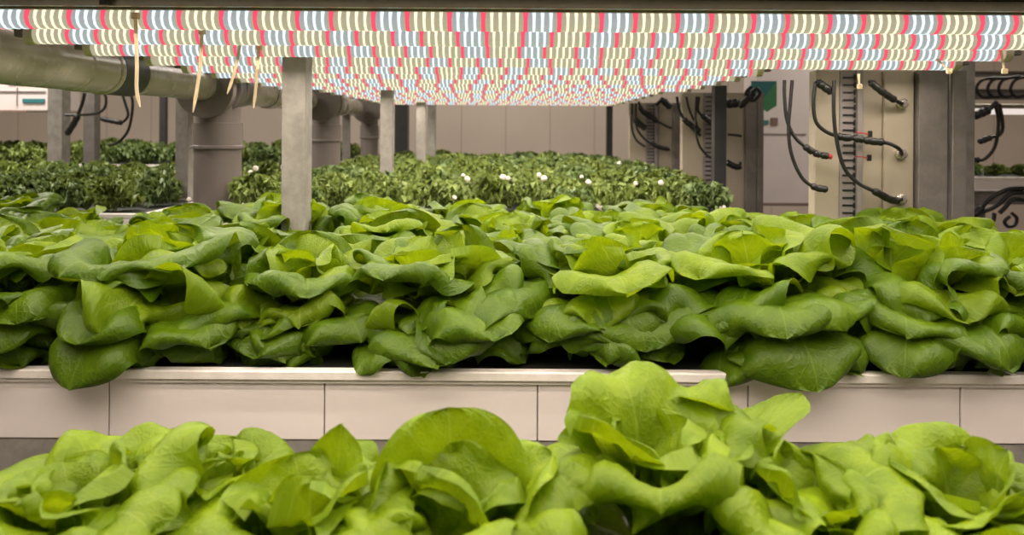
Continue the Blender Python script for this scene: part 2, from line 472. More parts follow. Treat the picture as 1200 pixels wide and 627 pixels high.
TONE = (1.0, .855, .745)
LH = .1285
lamps = []
names = ['nearest the dark beam', 'second behind the dark beam', 'third behind the dark beam', 'fourth behind the dark beam, beside the bare post']
WATT = 1.5
for i, d in enumerate((.885, 1.032, 1.18, 1.335)):
    x1 = (.86, .86, .795, .808)[i]; x0 = (-.68, -.678, -.682, -.662)[i]
    ph = (.0153, .0143, .0109, .028)[i] - 5.5*PITCH
    led_lamp(d, x0, x1, LH - .002*i, ph, 'long red and white LED grow lamp, ' + names[i], True, WATT, TONE)
ords = ['first','second','third','fourth','fifth','sixth','seventh','eighth','ninth','tenth','eleventh','twelfth','thirteenth']
rlamp = random.Random(4)
rear = [1.49 + .148*k for k in range(13)]
for k, d in enumerate(rear):
    j = ((k*37) % 9) * PITCH*.5
    x0, x1 = (-.665 - j*.3, .505) if k < 5 else (-.575 - j*.3, .455)
    ph = .012 + rlamp.uniform(-.045,.045) - 5.5*PITCH
    led_lamp(d, x0, x1, LH - .008 - .0006*k, ph, 'shorter LED grow lamp, %s behind the row of four long lamps' % ords[k], False, WATT, TONE)
# the same lamps go on over the bed in front of the beam
for k, d in enumerate((.70, .55, .40, .25)):
    led_lamp(d, -.68, .86, LH + .03, 0, 'long LED grow lamp above the nearest lettuce bed, %s ahead of the dark beam' % ords[k], False, WATT*1.15, TONE)

# beam above the first lamp
t = thing('support_beam', W3(.0, .83, .1705), 'dark weathered steel beam running across above the lamps', 'beam')
b = MB(); b.box((-1.0, -.035, -.024), (1.0, .0, .06), .003); b.box((-1.0, -.035, -.024), (1.0, .045, -.018), .001); b.build('channel', M_beam, t)
b = MB(); b.prism([(.002,-.025),(.034,-.025),(.034,-.0355),(.028,-.0355),(.028,-.033),(.008,-.033),(.008,-.0355),(.002,-.0355)], 0, -.60, 1.0)
b.build('lamp_rail', M_alu, t)
b = MB(); b.tube([(-.457,-.006,-.030),(-.457,-.006,-.022)], .0075, 6); b.tube([(-.457,-.006,-.036),(-.457,-.006,-.024)], .0042, 10); b.build('hex_bolt', M_dark, t)

# cable ties hanging from the lamps
ties = [([(158,22),(159,50),(160,80),(160,108),(164,128)], .865, 'ivory cable tie hanging furthest left from the lamps, kinked at its tip', .0040),
        ([(236,40),(234,80),(230,110),(226,134)], 1.01, 'ivory cable tie hanging from the lamps in front of the pipe elbow', .0046),
        ([(281,52),(277,75),(271,98),(266,112)], 1.16, 'short slanting ivory cable tie right of the pipe elbow rim', .0046),
        ([(303,58),(301,85),(299,110),(297,129)], 1.165, 'ivory cable tie hanging straight, next left of the bare steel post', .0046)]
for pts, d, lab, w in ties:
    base = PX(*pts[0], d); t = thing('cable_tie', base, lab, 'cable tie', 'cable ties under the lamps')
    P = [p - base for p in smooth_path([PX(x, y, d) for x, y in pts], 5)]
    vs = []; n = len(P)
    for i, p in enumerate(P):
        ww = w/2 * (1 if i < n-3 else (.8, .55, .25)[i-n+3])
        vs += [p+Vector((-ww,-.0006,0)), p+Vector((ww,-.0006,0)), p+Vector((ww,.0006,0)), p+Vector((-ww,.0006,0))]
    fs = [(4*i+k, 4*i+(k+1)%4, 4*i+4+(k+1)%4, 4*i+4+k) for i in range(n-1) for k in range(4)] + [(3,2,1,0), tuple(range(4*n-4, 4*n))]
    MB().add(vs, fs).build('strap', M_tie, t)
    b = MB(); b.box((-.0045,-.003,-.003),(.0045,.003,.0045), .001); b.build('tie_head', M_tie, t)
for (px, py, ex, ey, d, lab) in ((1171,48,1177,80,1.165,'clipped ivory cable tie at the end of the third lamp'),
                      (1098,66,1112,80,1.165,'short slanted ivory cable tie left of the last clipped one on the third lamp'),
                      (1006,84,1007,99,1.32,'short ivory cable tie stub under the fourth lamp above the slotted duct')):
    base = PX(px, py, d); t = thing('cable_tie', base, lab, 'cable tie', 'cable ties under the lamps')
    e = PX(ex, ey, d) - base; dirv = Vector((.0025,0,0))
    b = MB(); b.add([-dirv, dirv, dirv+Vector((0,.0012,0)), -dirv+Vector((0,.0012,0)), e-dirv*.5, e+dirv*.5, e+dirv*.5+Vector((0,.0012,0)), e-dirv*.5+Vector((0,.0012,0))],
          [(3,2,1,0),(4,5,6,7),(0,1,5,4),(1,2,6,5),(2,3,7,6),(3,0,4,7)]); b.build('strap', M_tie, t)
    b = MB(); b.box(e+Vector((-.004,-.003,-.004)), e+Vector((.004,.003,.004)), .001); b.build('tie_head', M_tie, t)

# ------------------------------------------------------------------ trays
def front_tray():
    d0, h = .79, -.262
    t = thing('grow_tray', W3(0, d0, h), 'long white panelled grow tray under the middle lettuce bed', 'grow tray')
    b = MB(); b.box((-1.15,.012,-.074),(.90,.86,-.004)); b.build('tray_body', M_raft, t)
    b = MB(); b.box((-1.15,-.004,-.0085),(.90,.010,.0015), .0012); b.box((-1.15,.0,-.0125),(.90,.010,-.0085)); b.build('lip', M_lip, t)
    s = d0/F; xs = [(-121-600)*s*1.0, (127-600)*s, (381-600)*s, (632-600)*s, (880-600)*s, (1130-600)*s, (1382-600)*s]
    for a, c in zip(xs[:-1], xs[1:]):
        b = MB(); b.box((a+.0008, .004, -.0745), (c-.0008, .012, -.0128), .0006); b.build('front_panel', M_white, t)
    b = MB(); b.box((-1.15,.006,-.0128),(.9,.013,-.074)); b.build('panel_backing', M_duct, t)
    b = MB(); b.box((-1.15,.006,-.13),(.90,.05,-.0748), .002); b.build('support_rail', M_galv, t)
    tray_legs(t, (-1.1, .85), (.06, .8), -.074)
def tray_legs(t, xs, ds, zb):
    for x in xs:
        for d in ds:
            b = MB(); b.box((x-.02, d-.02, -(CZ+t.location.z-CZ)), (x+.02, d+.02, zb), .002); b.build('leg', M_galvd, t)
front_tray()
t = thing('grow_tray', W3(0, .30, -.32), 'white tray under the nearest lettuce bed, mostly hidden by leaves', 'grow tray')
b = MB(); b.box((-.75,-.12,-.07),(.75,.340,-.016)); b.build('tray_body', M_raft, t)
b = MB(); b.box((-.75,.340,-.06),(.75,.351,-.012), .002); b.build('lip', M_lip, t)
tray_legs(t, (-.7, .7), (-.08, .3), -.07)

def kale_tray(x0, x1, d0, d1, h, label):
    t = thing('grow_tray', W3((x0+x1)/2, d0, h), label, 'grow tray'); w = (x1-x0)/2; L = d1-d0
    b = MB(); b.box((-w,0,-.07),(w,L,-.004), .003); b.build('tray_body', M_white, t)
    b = MB()
    b.box((-w,0,-.004),(w,.02,.006), .001); b.box((-w,L-.02,-.004),(w,L,.006), .001); b.box((-w,.02,-.004),(-w+.02,L-.02,.006), .001); b.box((w-.02,.02,-.004),(w,L-.02,.006), .001)
    b.build('rim', M_lip, t)
    n = max(2, int(round(2*w/.16)))
    for k in range(n):
        a = -w + .025 + (2*w-.05)*k/n; c = -w + .025 + (2*w-.05)*(k+1)/n
        b = MB(); b.box((a+.012,.026,-.004),(c-.012,L-.026,.0015), .0005); b.build('planting_gutter', M_raft, t)
    tray_legs(t, (-w+.05, w-.05), (.06, L-.06), -.07)
    return t
kale_tray(-.70, .56, 1.72, 3.75, -.205, 'white kale tray behind the middle lettuce bed, right of the drain pipes')
kale_tray(-2.05, -.82, 1.66, 2.75, -.205, 'white kale tray left of the drain pipes')
kale_tray(-2.55, -.82, 3.2, 4.4, -.175, 'long white kale tray behind the left kale tray, near the back wall')

# ------------------------------------------------------------------ kale
def kale_mesh(seed, mat):
    rg = random.Random(seed); V, Fc, UVs = [], [], []
    az = rg.uniform(0, 360); n = 40
    for i in range(n):
        az += 137.5 + rg.uniform(-12, 12); t = i/(n-1); j = rg.uniform
        e0 = 22 + 58*t + j(-12,12)
        ang = [(0, e0+14), (.5, e0), (.8, e0+4), (1, e0-14)]
        P, UVc, nu, nv = leaf_geo(L=j(.040,.066)*(1-.2*t), Wd=j(.020,.029), ang=ang, cup=j(.2,.9), roll=j(.6,1.6), ruff=j(.006,.010), seed=rg.randrange(10**6),
                                  r0=.006, h0=.004+.010*t, savoy=.002, nu=9, nv=15)
        # frilled rim
        P = P.reshape(nv, nu, 3); uu = np.abs(np.linspace(-1,1,nu))[None,:]; vv = np.linspace(0,1,nv)[:,None]
        fr = np.maximum(uu, vv**3)**3
        P[:,:,2] += fr * .0065 * np.where((np.arange(nv)[:,None] + np.arange(nu)[None,:]*0) % 2 == 0, 1, -1)
        P[:,:,0] += (vv**4) * .008 * np.where(np.arange(nu)[None,:] % 2 == 0, 1, -1)
        nr = np.random.RandomState(seed*97 + i); P += nr.normal(0, .0024, P.shape) * (.25 + fr[:,:,None])
        P = P.reshape(-1,3); ca, sa = math.cos(R(az)), math.sin(R(az))
        Q = np.stack([P[:,0]*ca - P[:,1]*sa, P[:,0]*sa + P[:,1]*ca, P[:,2]], -1)
        o = len(V); V += Q.tolist(); UVs += UVc.tolist()
        for a in range(nv-1):
            for c in range(nu-1): q = o + a*nu + c; Fc.append((q, q+1, q+nu+1, q+nu))
    me = bpy.data.meshes.new('kale_plant'); me.from_pydata(V, [], Fc)
    me.polygons.foreach_set('use_smooth', [True]*len(Fc))
    uv = me.uv_layers.new(name='UVMap'); li = np.empty(len(me.loops), dtype=np.int32); me.loops.foreach_get('vertex_index', li)
    uv.data.foreach_set('uv', np.array(UVs, dtype=np.float32)[li].ravel()); me.materials.append(mat); me.update()
    return me
KM = [kale_mesh(40+s, KALE if s % 3 else KALEB) for s in range(6)]
rk = random.Random(5)
def kale_bed(x0, x1, d0, d1, h, dx, dd, label, group, smin=.9, smax=1.2):
    nr = int((d1-d0)/dd)+1
    for r in range(nr):
        d = d0 + r*dd; n = int((x1-x0)/dx)
        for k in range(n+1):
            x = x0 + dx*k + (dx*.5 if r % 2 else 0) + rk.uniform(-.012,.012)
            if x > x1 or abs(x) > d*.70 + .12: continue
            o = bpy.data.objects.new('kale_plant', rk.choice(KM)); COL.objects.link(o)
            o.location = W3(x, d + rk.uniform(-.012,.012), h); o.rotation_euler = (0,0,rk.uniform(0,2*PI)); s = rk.uniform(smin,smax); o.scale = (s,s,s*rk.uniform(.9,1.15))
            tag(o, label, 'kale', group)
kale_bed(-.63, .50, 1.80, 3.68, -.203, .112, .125, 'curly green kale plant in the tray behind the middle lettuce, right of the drain pipes', 'kale plants in the right-hand tray')
kale_bed(-1.98, -.88, 1.74, 2.70, -.203, .115, .13, 'curly green kale plant in the tray left of the drain pipes', 'kale plants in the left tray', .85, 1.1)
kale_bed(-2.45, -.90, 3.30, 4.2, -.173, .135, .17, 'curly green kale plant in the far long tray near the back wall', 'kale plants in the far tray', 1.05, 1.35)
M_plug = surf('white plug', (.85,.80,.70), .6, 0, .05, 20)
for k, (px, py, d) in enumerate(((543,206,2.5),(548,210,2.5),(590,208,2.5),(596,209,2.5),(632,205,2.5),(638,209,2.5),(682,207,2.5),(690,213,2.45),(781,238,1.95),(745,214,2.3),(775,213,2.35),(726,191,3.2),(533,232,2.1),(294,204,2.5),(300,199,2.5),(222,236,2.0))):
    d = min(2.6, max(1.76, .122*F/(py-HY))); p = PX(px, py, d); b = MB(); s = .0055 + .003*((k*7) % 3)/2
    b.tube([(0,0,-s*.7),(0,0,-s*.3),(0.001,0,s*.5),(0.002,0,s*.8)], [s*.7, s, s*.85, s*.4], 8)
    o = b.build('foam_plug', M_plug, None, True, p); o.rotation_euler = (.4*(k%3-1), .5*((k+1)%3-1), k)
    tag(o, 'small white foam plug poking out among the curly kale leaves', 'plug', 'white plugs among the kale')

# ------------------------------------------------------------------ posts
def strut(name, px, d, wpx, htop, hbot, label, mat=M_galv, cat='post', depth=None, holes=True):
    s = d/F; w = wpx*s; dp = depth or w; t = thing(name, W3((px-HX)*s, d, hbot), label, cat)
    H = htop-hbot; th = .0025
    b = MB(); b.box((-w/2,0,0),(w/2,th,H), .0006); b.box((-w/2,th,0),(-w/2+th,dp,H)); b.box((w/2-th,th,0),(w/2,dp,H))
    b.box((-w/2+th,dp-th,0),(-w/2+w*.25,dp,H)); b.box((w/2-w*.25,dp-th,0),(w/2-th,dp,H)); b.build('channel', mat, t)
    b = MB(); b.box((-w*.9,-w*.3,-.006),(w*.9,dp+w*.3,0), .001); b.build('foot_plate', mat, t)
    return t
strut('steel_post', 344, 1.255, 28, .145, -.262+.01, 'bare galvanised steel post rising out of the lettuce to the lamps')
strut('steel_post', 452.5, 2.16, 14, .125, -.197, 'pale steel post standing in the kale, next behind the bare galvanised post')
strut('steel_post', 493, 3.02, 10.5, .12, -.197, 'thin pale steel post deep in the kale, left one of a close pair')
strut('steel_post', 505.5, 3.5, 9, .12, -.197, 'thin pale steel post deep in the kale, right one of a close pair')
strut('steel_post', 213, 2.0, 15, .12, -.197, 'pale steel post among the kale left of the thick drain pipe')
strut('steel_post', 64, 2.9, 17, .22, -1.3, 'grey steel post at the end of the white cabinet on the left')
strut('steel_post', 104, 3.1, 13, .22, -1.3, 'dull grey steel post behind the looped cables on the left', M_galvd)
strut('steel_post', 405, 3.3, 8, .12, -1.3, 'thin grey steel post between the second and third drain pipes', M_galvd)
strut('dark_post', 470, 4.3, 15, .3, -1.3, 'wide dark post in front of the back wall, left of the thin pale pair', M_dark)
strut('dark_post', 714.5, 4.2, 7, .3, -1.3, 'thin dark post standing against the bare back wall right of centre', M_dark)
strut('dark_post', 190, 4.2, 7, .3, -1.3, 'thin dark post against the back wall behind the far left kale', M_dark)
strut('dark_post', 844.5, 2.02, 14, .12, -1.3, 'near-black round-edged post beside the slotted duct of the middle electric column', M_dark)

# ------------------------------------------------------------------ drain pipes
def ring(b, c, axis, r0, r1, L, n=28):
    pass
PXL = -.745
def drain(dz, hpx_d, px, label, dd, dh, h0, long):
    pass
def pipe_run(label, d0, d1, x, h, r, parts):
    t = thing('drain_pipe', W3(x, d0, h), label, 'pipe', 'grey drain pipes beside the lamps'); L = d1-d0
    b = MB(); b.tube([(0,0,0),(0,L,0)], r, 32); b.build('pipe_barrel', M_pvcl, t, True)
    for nm, a, e, rr, m in parts:
        b = MB(); bev = .0025
        b.tube([(0,a,0),(0,a,0),(0,a+bev,0),(0,e-bev,0),(0,e,0)], [r*.9, rr-bev, rr, rr, rr-bev], 32); b.build(nm, m, t, True)
    return t
PH = .100
pipe_run('long pale grey drain pipe at the far left, ending in a dark rubber collar', .75, 1.43, PXL, PH, .041,
         [('socket', 1.245-.75, 1.33-.75, .0425, M_pvcl), ('socket_lip', 1.33-.75, 1.345-.75, .0445, M_pvcl), ('rubber_collar', 1.345-.75, 1.435-.75, .0435, M_gask)])
pipe_run('grey drain pipe leading into the first big elbow', 1.436, 1.80, PXL, PH, .0385, [('socket', .33, .40, .043, M_pvc)])
pipe_run('short grey drain pipe between the first and second elbows', 1.93, 2.68, PXL, PH-.003, .0385, [('socket', .02, .11, .043, M_pvc), ('coupling', .30, .36, .043, M_pvcl), ('socket_lip', .60, .68, .044, M_pvc)])
pipe_run('short grey drain pipe behind the second elbow', 2.83, 3.5, PXL, PH-.008, .0385, [('socket', .02, .12, .043, M_pvc), ('coupling', .34, .42, .043, M_pvcl)])
def elbow(px, d, rdrop, label, hb, k=1.0):
    c = PX(px, 0, d); x = c.x; t = thing('drain_elbow', W3(x, d, hb), label, 'pipe', 'grey drain elbows going down into the kale')
    H = PH - hb - .004
    # bend: from the horizontal axis down
    arc = [(0, -.060*k, H)] + [(0, -.05*k + .05*k*math.sin(a), H - .05*k*(1-math.cos(a))) for a in [i*PI/16 for i in range(9)]] + [(0, 0, H-.075*k)]
    b = MB(); b.tube(arc, [.043*k]*2 + [.050*k]*7 + [rdrop*.95, rdrop*.95], 28); b.build('bend', M_pvc, t, True)
    b = MB(); b.tube([(0,-.086*k,H-.006),(0,-.085*k,H-.006),(0,-.068*k,H-.006),(0,-.066*k,H-.006)], [.046*k,.070*k,.072*k,.06*k], 36); b.build('flange', M_pvc, t, True)
    b = MB(); b.tube([(0,-.030*k,H-.006),(0,-.028*k,H-.006),(0,.012*k,H-.006),(0,.014*k,H-.006)], [.06*k,.068*k,.068*k,.05*k], 36); b.build('access_ring', M_pvc, t, True)
    b = MB(); b.tube([(0,.0,H),(0,.045*k,H),(0,.05*k,H),(0,.062*k,H),(0,.064*k,H)], [.048*k,.05*k,.057*k,.057*k,.05*k], 32); b.build('rear_socket', M_pvc, t, True)
    zt = H - .088*k
    b = MB(); b.tube([(0,0,zt),(0,0,H-.02)], rdrop*.96, 32); b.build('neck', M_pvc, t, True)
    b = MB(); b.tube([(0,0,zt+.001),(0,0,zt),(0,0,zt-.055*k),(0,0,zt-.057*k),(0,0,zt-.063*k),(0,0,zt-.064*k)], [rdrop*.8, rdrop*1.06, rdrop*1.06, rdrop*1.13, rdrop*1.13, rdrop], 32); b.build('collar', M_pvc, t, True)
    b = MB(); b.tube([(0,0,-.25),(0,0,zt-.05*k)], rdrop, 32); b.build('down_pipe', M_pvc, t, True)
elbow(255.5, 1.855, .0565, 'largest grey drain elbow and down pipe, nearest in the row', -.30)
elbow(382, 2.80, .0545, 'second grey drain elbow and down pipe, right of the bare steel post', -.30, 1.0)
elbow(433, 3.62, .0430, 'smallest grey drain elbow and down pipe, furthest in the row', -.30, 1.0)

# ------------------------------------------------------------------ electric columns on the right
def elec_column(d, segs, label, duct_rng, post, htop=.115, hbot=-1.3, marks=True):
    s = d/F; x0 = (segs[0][0]-HX)*s
    t = thing('electric_column', W3((duct_rng[0]-HX)*s, d, hbot), label, 'electric column')
    cx = (duct_rng[0]-HX)*s; H = htop-hbot
    for (a, c, off) in segs:
        b = MB(); b.box(((a-HX)*s-cx, off, 0), ((c-HX)*s-cx, off+.03, H), .0015); b.build('cover_plate', M_cream, t)
    w = (duct_rng[1]-duct_rng[0])*s
    b = MB(); b.box((0, .004, 0), (w, .04, H)); b.build('cable_duct', M_duct, t)
    n = 40; step = .0145
    b = MB(); 
    for k in range(n):
        z = H - .012 - k*step
        b.box((w*.14, .0025, z-.0035), (w*.62, .0045, z), .0)
        b.box((w*.60, .001, z-.0065), (w*.66, .0045, z+.0035), .0)
    ob = b.build('duct_slots', M_black, t)
    b = MB(); b.box((w*.70,-.004,0),(w*.95,.004,H), .001); b.build('duct_edge', M_duct, t)
    a, c = post
    wp = (c-a)*s; b = MB(); o = (a-HX)*s-cx
    b.box((o,-.012,0),(o+wp*.62,-.006,H), .001); b.box((o+wp*.62,-.002,0),(o+wp*.70,.0,H)); b.box((o+wp*.70,-.016,0),(o+wp,-.008,H), .001); b.box((o,-.006,0),(o+.003,.05,H)); b.box((o+wp-.003,-.008,0),(o+wp,.05,H))
    b.build('upright', M_galvd, t)
    return t
elec_column(1.42, [(956,985,.004), (1012,1036,.006), (1036,1071,0.0)], 'tall cream electric column with slotted grey duct beside the right steel upright', (985,1012), (1073,1127))
elec_column(2.32, [(800,825,.006), (840,873,0)], 'middle cream electric column behind the near-black post', (825,840), (873,893))
elec_column(3.25, [(738,757,.006), (772,788,0)], 'farthest and smallest cream electric column on the right', (757,772), (788,804))
b = MB()
# narrow upright of the next rack
strut('steel_post', 1135, 1.50, 15, .20, -1.3, 'narrow grey steel post right of the broad right upright')
M_bmark = surf('faint print', (.40,.37,.32), .5)

# round glands on the first column
for (px, py, lab) in ((1057,119,'upper'),(1056,178,'middle'),(1056,231,'lower')):
    p = PX(px, py, 1.415); t = thing('cable_gland', p, '%s round nickel cable gland on the cream plate beside the right upright' % lab, 'cable gland', 'cable glands on the near column')
    b = MB(); b.tube([(0,0.006,0),(0,-.004,0),(0,-.006,0)], [.0105,.0105,.008], 20); b.build('collar', M_chrome, t, True)
    b = MB(); b.tube([(0,-.005,0),(0,-.0085,0)], .0062, 6); b.build('nut', M_chrome, t)
for px, py in ((1023,153),(1022,181)):
    p = PX(px-20, py, 1.40); t = thing('wire_lever', p, 'thin red wire with black end, %s of two across the slotted duct' % ('upper' if py < 160 else 'lower'), 'wire', 'red wires on the duct')
    q = PX(px-4, py+2, 1.40)-p; b = MB(); b.tube([(0,0,0), q*.5+Vector((0,0,.001)), q], .0013, 8); b.build('red_wire', M_red, t, True)
    b = MB(); b.box(q+Vector((-.002,-.003,-.005)), q+Vector((.005,.004,.007)), .001); b.build('plug', M_black, t)

def cable(pts, d, r, label, conns=(), grp='black power cables', tail=None):
    """pts in px; conns = ((t0,t1), ...) stretches of the path covered by connector bodies"""
    dd = d if isinstance(d, (list, tuple)) else [d]*len(pts)
    W = [PX(x, y, z) for (x, y), z in zip(pts, dd)]; base = W[0].copy()
    t = thing('power_cable', base, label, 'cable', grp)
    P = [p-base for p in smooth_path(W, 8)]
    MB().tube(P, r, 10).build('wire', M_black, t, True)
    n = len(P)-1
    for (a, e) in conns:
        i0, i1 = int(a*n), max(int(a*n)+2, int(e*n)); seg = P[i0:i1+1]; m = len(seg)
        rr = [r*(2.0 if (0 < k < m-1) else 1.3) * (.86 if k % 4 == 3 else 1.0) for k in range(m)]
        MB().tube(seg, rr, 12).build('connector', M_black, t, True)
    if tail: 
        p = P[-1]; b = MB(); q = P[-1]-P[-3]; q.normalize(); b.tube([p-q*.001, p+q*.006], r*1.5, 10); b.build('plug_tip', tail, t, True)
    return t
# near column
c1 = 1.385
cable([(919,92),(919,110),(922,138),(931,158),(944,170),(957,178),(971,181)], c1, .0034, 'black cable hanging at the column edge, ending in a red-tipped plug', ((.66,.80),(.80,.90),(.90,1.0)), tail=M_red)
cable([(928,92),(926,118),(924,150),(928,180),(940,206),(955,217),(970,220)], c1, .0034, 'long black cable drooping left of the slotted duct, with a plug at its low end', ((.80,1.0),))
cable([(955,95),(953,118),(956,140),(968,152),(985,158),(1003,160),(1022,163),(1040,165),(1053,171),(1057,178)], [c1]*9+[1.405], .0036, 'black cable crossing the slotted duct to the middle gland', ((.42,.54),(.55,.62),(.62,.76)))
cable([(977,92),(977,130),(981,165),(990,195),(1006,212),(1026,222),(1046,232),(1057,231)], [c1-.01]*6+[1.395,1.405], .0036, 'black cable sweeping down across the duct to the lower gland', ((.70,.96),))
cable([(955,92),(962,97),(975,106)], c1, .004, 'short black cable stub under the fourth lamp above the column edge', ((.2,1.0),))
cable([(1018,92),(1030,102),(1044,112),(1057,119)], [c1,c1,1.395,1.405], .0036, 'black cable plugged into the upper gland from under the lamp', ((.08,.80),))
# middle column
c2 = 2.26
cable([(793,112),(796,128),(803,140),(813,148),(821,158)], c2, .0045, 'thick black cable left of the near-black post with a slanted connector', ((.45,.95),))
cable([(804,112),(808,128),(816,145),(821,152)], c2, .0035, 'thin black cable right beside the thick slanted one', ())
cable([(816,112),(815,140),(818,165),(828,180),(842,188)], c2-.02, .0035, 'black cable dropping to the foot of the near-black post', ((.25,.36),))
cable([(819,112),(818,128),(828,138),(838,147)], c2-.02, .0045, 'short black cable behind the near-black post', ((.5,1),))
cable([(853,156),(864,157),(869,158)], c2, .0040, 'short black cable coming out right of the near-black post, upper one', ())
cable([(851,188),(858,192),(866,194),(868,188)], c2, .005, 'black plug right of the near-black post, lower one', ((.0,.8),))
cable([(880,100),(874,108),(882,116),(890,108),(886,102),(878,112),(866,124)], c2-.06, .0055, 'coiled black cable under the end of the rear lamps', ((.75,1),))
cable([(845,117),(855,120),(868,118)], c2-.05, .007, 'thick short black cable just under the rear lamps', ((.2,.9),))
# far column
c3 = 3.2
cable([(741,120),(740,145),(745,162),(756,171)], c3, .0045, 'thin black cable loop on the far column, leftmost', ())
cable([(745,120),(746,148),(757,163),(772,171),(785,174)], c3, .005, 'black cable ending in a plug on the far cream plate', ((.65,1),))
cable([(748,118),(753,129),(766,138),(780,146),(787,149)], c3, .006, 'black cable slanting across the top of the far duct', ((.15,.6),))
cable([(743,138),(750,145),(757,150)], c3, .007, 'short thick black plug left of the far duct', ((.1,1),))
cable([(768,122),(776,117),(786,125)], c3, .008, 'short bent black cable at the top of the far duct', ((.4,1),))
cable([(766,203),(777,209),(790,213)], c3-.3, .006, 'black cable lying low at the edge of the right kale tray', ())
# left
cl = 2.75
cable([(99,112),(96,125),(88,145),(78,161)], cl, .006, 'straight black cable with plug beside the left steel post', ((.55,1),))
cable([(119,106),(124,118),(122,130),(112,136),(92,138),(76,138)], cl, .005, 'looped black cable between the two left steel posts', ())
cable([(141,106),(147,125),(150,138),(143,146),(133,145),(118,142)], cl, .005, 'black cable curving to a thick plug at the left', ((.62,1),))
cable([(149,106),(155,120),(154,140),(149,158),(138,170),(128,173)], cl, .005, 'long black cable loop falling into the far left kale', ())

# white cabinets behind
def cabinet(px0, px1, py0, py1, d, label, marks):
    s = d/F; o = PX(px0, py1, d); w = (px1-px0)*s; h = (py1-py0)*s
    t = thing('wall_cabinet', o, label, 'cabinet')
    b = MB(); b.box((0,.01,0),(w,.25,h), .006); b.build('body', M_cab, t)
    for nm, a, e, c, g, m in marks:
        b = MB(); b.box(((a-px0)*s, .004, (py1-g)*s), ((e-px0)*s, .012, (py1-c)*s), .001); b.build(nm, m, t)
    return t
cabinet(-60, 56, 60, 134, 3.3, 'white wall cabinet with a teal display at the far left', [('display', 25, 51, 119, 124, M_teal), ('blue_label', 8, 42, 92, 102, M_blue), ('vent_strip', -40, 30, 133, 135, M_brown), ('door_line', 18, 19, 106, 128, M_duct), ('door_line', -20, 52, 110, 111, M_duct)])
cabinet(888, 958, 60, 240, 4.0, 'tall white cabinet behind the near electric column with small labels', [('blue_label', 893, 901, 139, 144, M_teal), ('brown_label', 904, 912, 136, 145, M_brown), ('door_line', 890, 946, 154.5, 155.3, M_duct), ('base_strip', 892, 950, 236, 238, M_brown)])
o = PX(892, 122, 3.6); t = thing('hanging_sign', o, 'small green and blue sign seen right of the middle electric column', 'sign')
b = MB(); b.prism([(-.02,-.003),(.075,.12),(.075,.0),(.03,-.03)], 1, 0, .004); b.build('green_panel', M_green, t)
b = MB(); b.prism([(-.05,.12),(.075,.12),(-.02,-.003),(-.05,-.01)], 1, .001, .005); b.build('teal_panel', M_teal, t)

# ------------------------------------------------------------------ neighbouring rack at the far right
rd = 2.7
def beam(px0, px1, py0, py1, d, label, mat=M_galvd):
    s = d/F; o = PX(px0, py1, d); t = thing('rack_beam', o, label, 'beam')
    w = (px1-px0)*s; h = (py1-py0)*s
    b = MB(); b.box((0,0,0),(w,.05,h), .003); b.build('channel', mat, t); b = MB(); b.box((0,-.008,h-.006),(w,.0,h)); b.box((0,-.008,0),(w,0,.006)); b.build('flange', mat, t)
beam(1128, 1330, 80, 86, rd, 'upper grey cross beam of the neighbouring rack at the right edge')
beam(1128, 1330, 101, 113, rd, 'grey cross beam of the neighbouring rack just above its lamp')
beam(1130, 1330, 220, 236, rd, 'lower grey cross beam of the neighbouring rack with cables over it')
t = thing('led_grow_lamp', PX(1240, 127, rd+.3), 'bright white lamp of the neighbouring rack at the right edge', 'grow lamp')
b = MB(); b.tube([(-.36,0,0),(.5,0,0)], .013, 14); b.build('lamp_cover', emit_mat('white lamp', (1.0,.86,.78), .8), t, True)
b = MB(); b.box((-.36,-.03,.011),(.5,.03,.03), .004); b.build('housing', M_alu, t)
kale_tray((1142-600)*2.8/F, (1142-600)*2.8/F+.8, 2.8, 3.4, (150-206)*2.8/F, 'white tray of small greens on the neighbouring rack at the right edge')
for k in range(12):
    o = bpy.data.objects.new('kale_plant', KM[k % 6]); COL.objects.link(o)
    o.location = W3(1.80 + .10*(k % 6), 2.9 + .14*(k//6), (150-205)*2.8/F); o.scale = (.7,.7,.62); o.rotation_euler = (0,0,k*1.3)
    tag(o, 'small bright green seedling plant on the neighbouring rack at the right edge', 'kale', 'seedlings on the neighbouring rack')
kale_tray((1165-600)*1.9/F, (1165-600)*1.9/F+.7, 1.9, 2.6, (150-335)*1.9/F, 'lowest white tray at the right edge behind the lettuce')
for k in range(8):
    o = bpy.data.objects.new('kale_plant', KM[k % 6]); COL.objects.link(o)
    o.location = W3(1.30 + .09*(k % 4), 1.97 + .13*(k//4), (150-334)*1.9/F); o.scale = (.75,)*3; o.rotation_euler = (0,0,k*1.9)
    tag(o, 'small kale plant in the lowest tray at the right edge', 'kale', 'kale in the lowest right tray')
c4_ = rd-.06
for k, pts in enumerate(([(1170,88),(1152,90),(1144,100),(1150,110),(1162,111)], [(1180,88),(1164,90),(1157,101),(1163,110),(1174,110)], [(1194,86),(1176,90),(1170,101),(1176,110),(1188,109)], [(1204,86),(1190,90),(1184,101),(1190,110),(1200,109)])):
    cable(pts, c4_, .0055, '%s black cable loop on the upper beam of the neighbouring rack, counted from its post' % ords[k])
cable([(1168,116),(1160,124),(1148,130),(1133,135)], c4_-.2, .0075, 'thick black cable end reaching left to the narrow post, top one', ((.4,1),))
cable([(1171,118),(1175,142),(1172,154),(1160,158),(1147,163)], c4_-.2, .0055, 'black cable hanging from the neighbouring rack with a thick plug', ((.72,1),))
cable([(1166,118),(1170,140),(1166,168),(1154,183),(1142,184),(1130,186)], c4_-.2, .0055, 'long black cable from the neighbouring rack back to the narrow post', ((.72,1),))
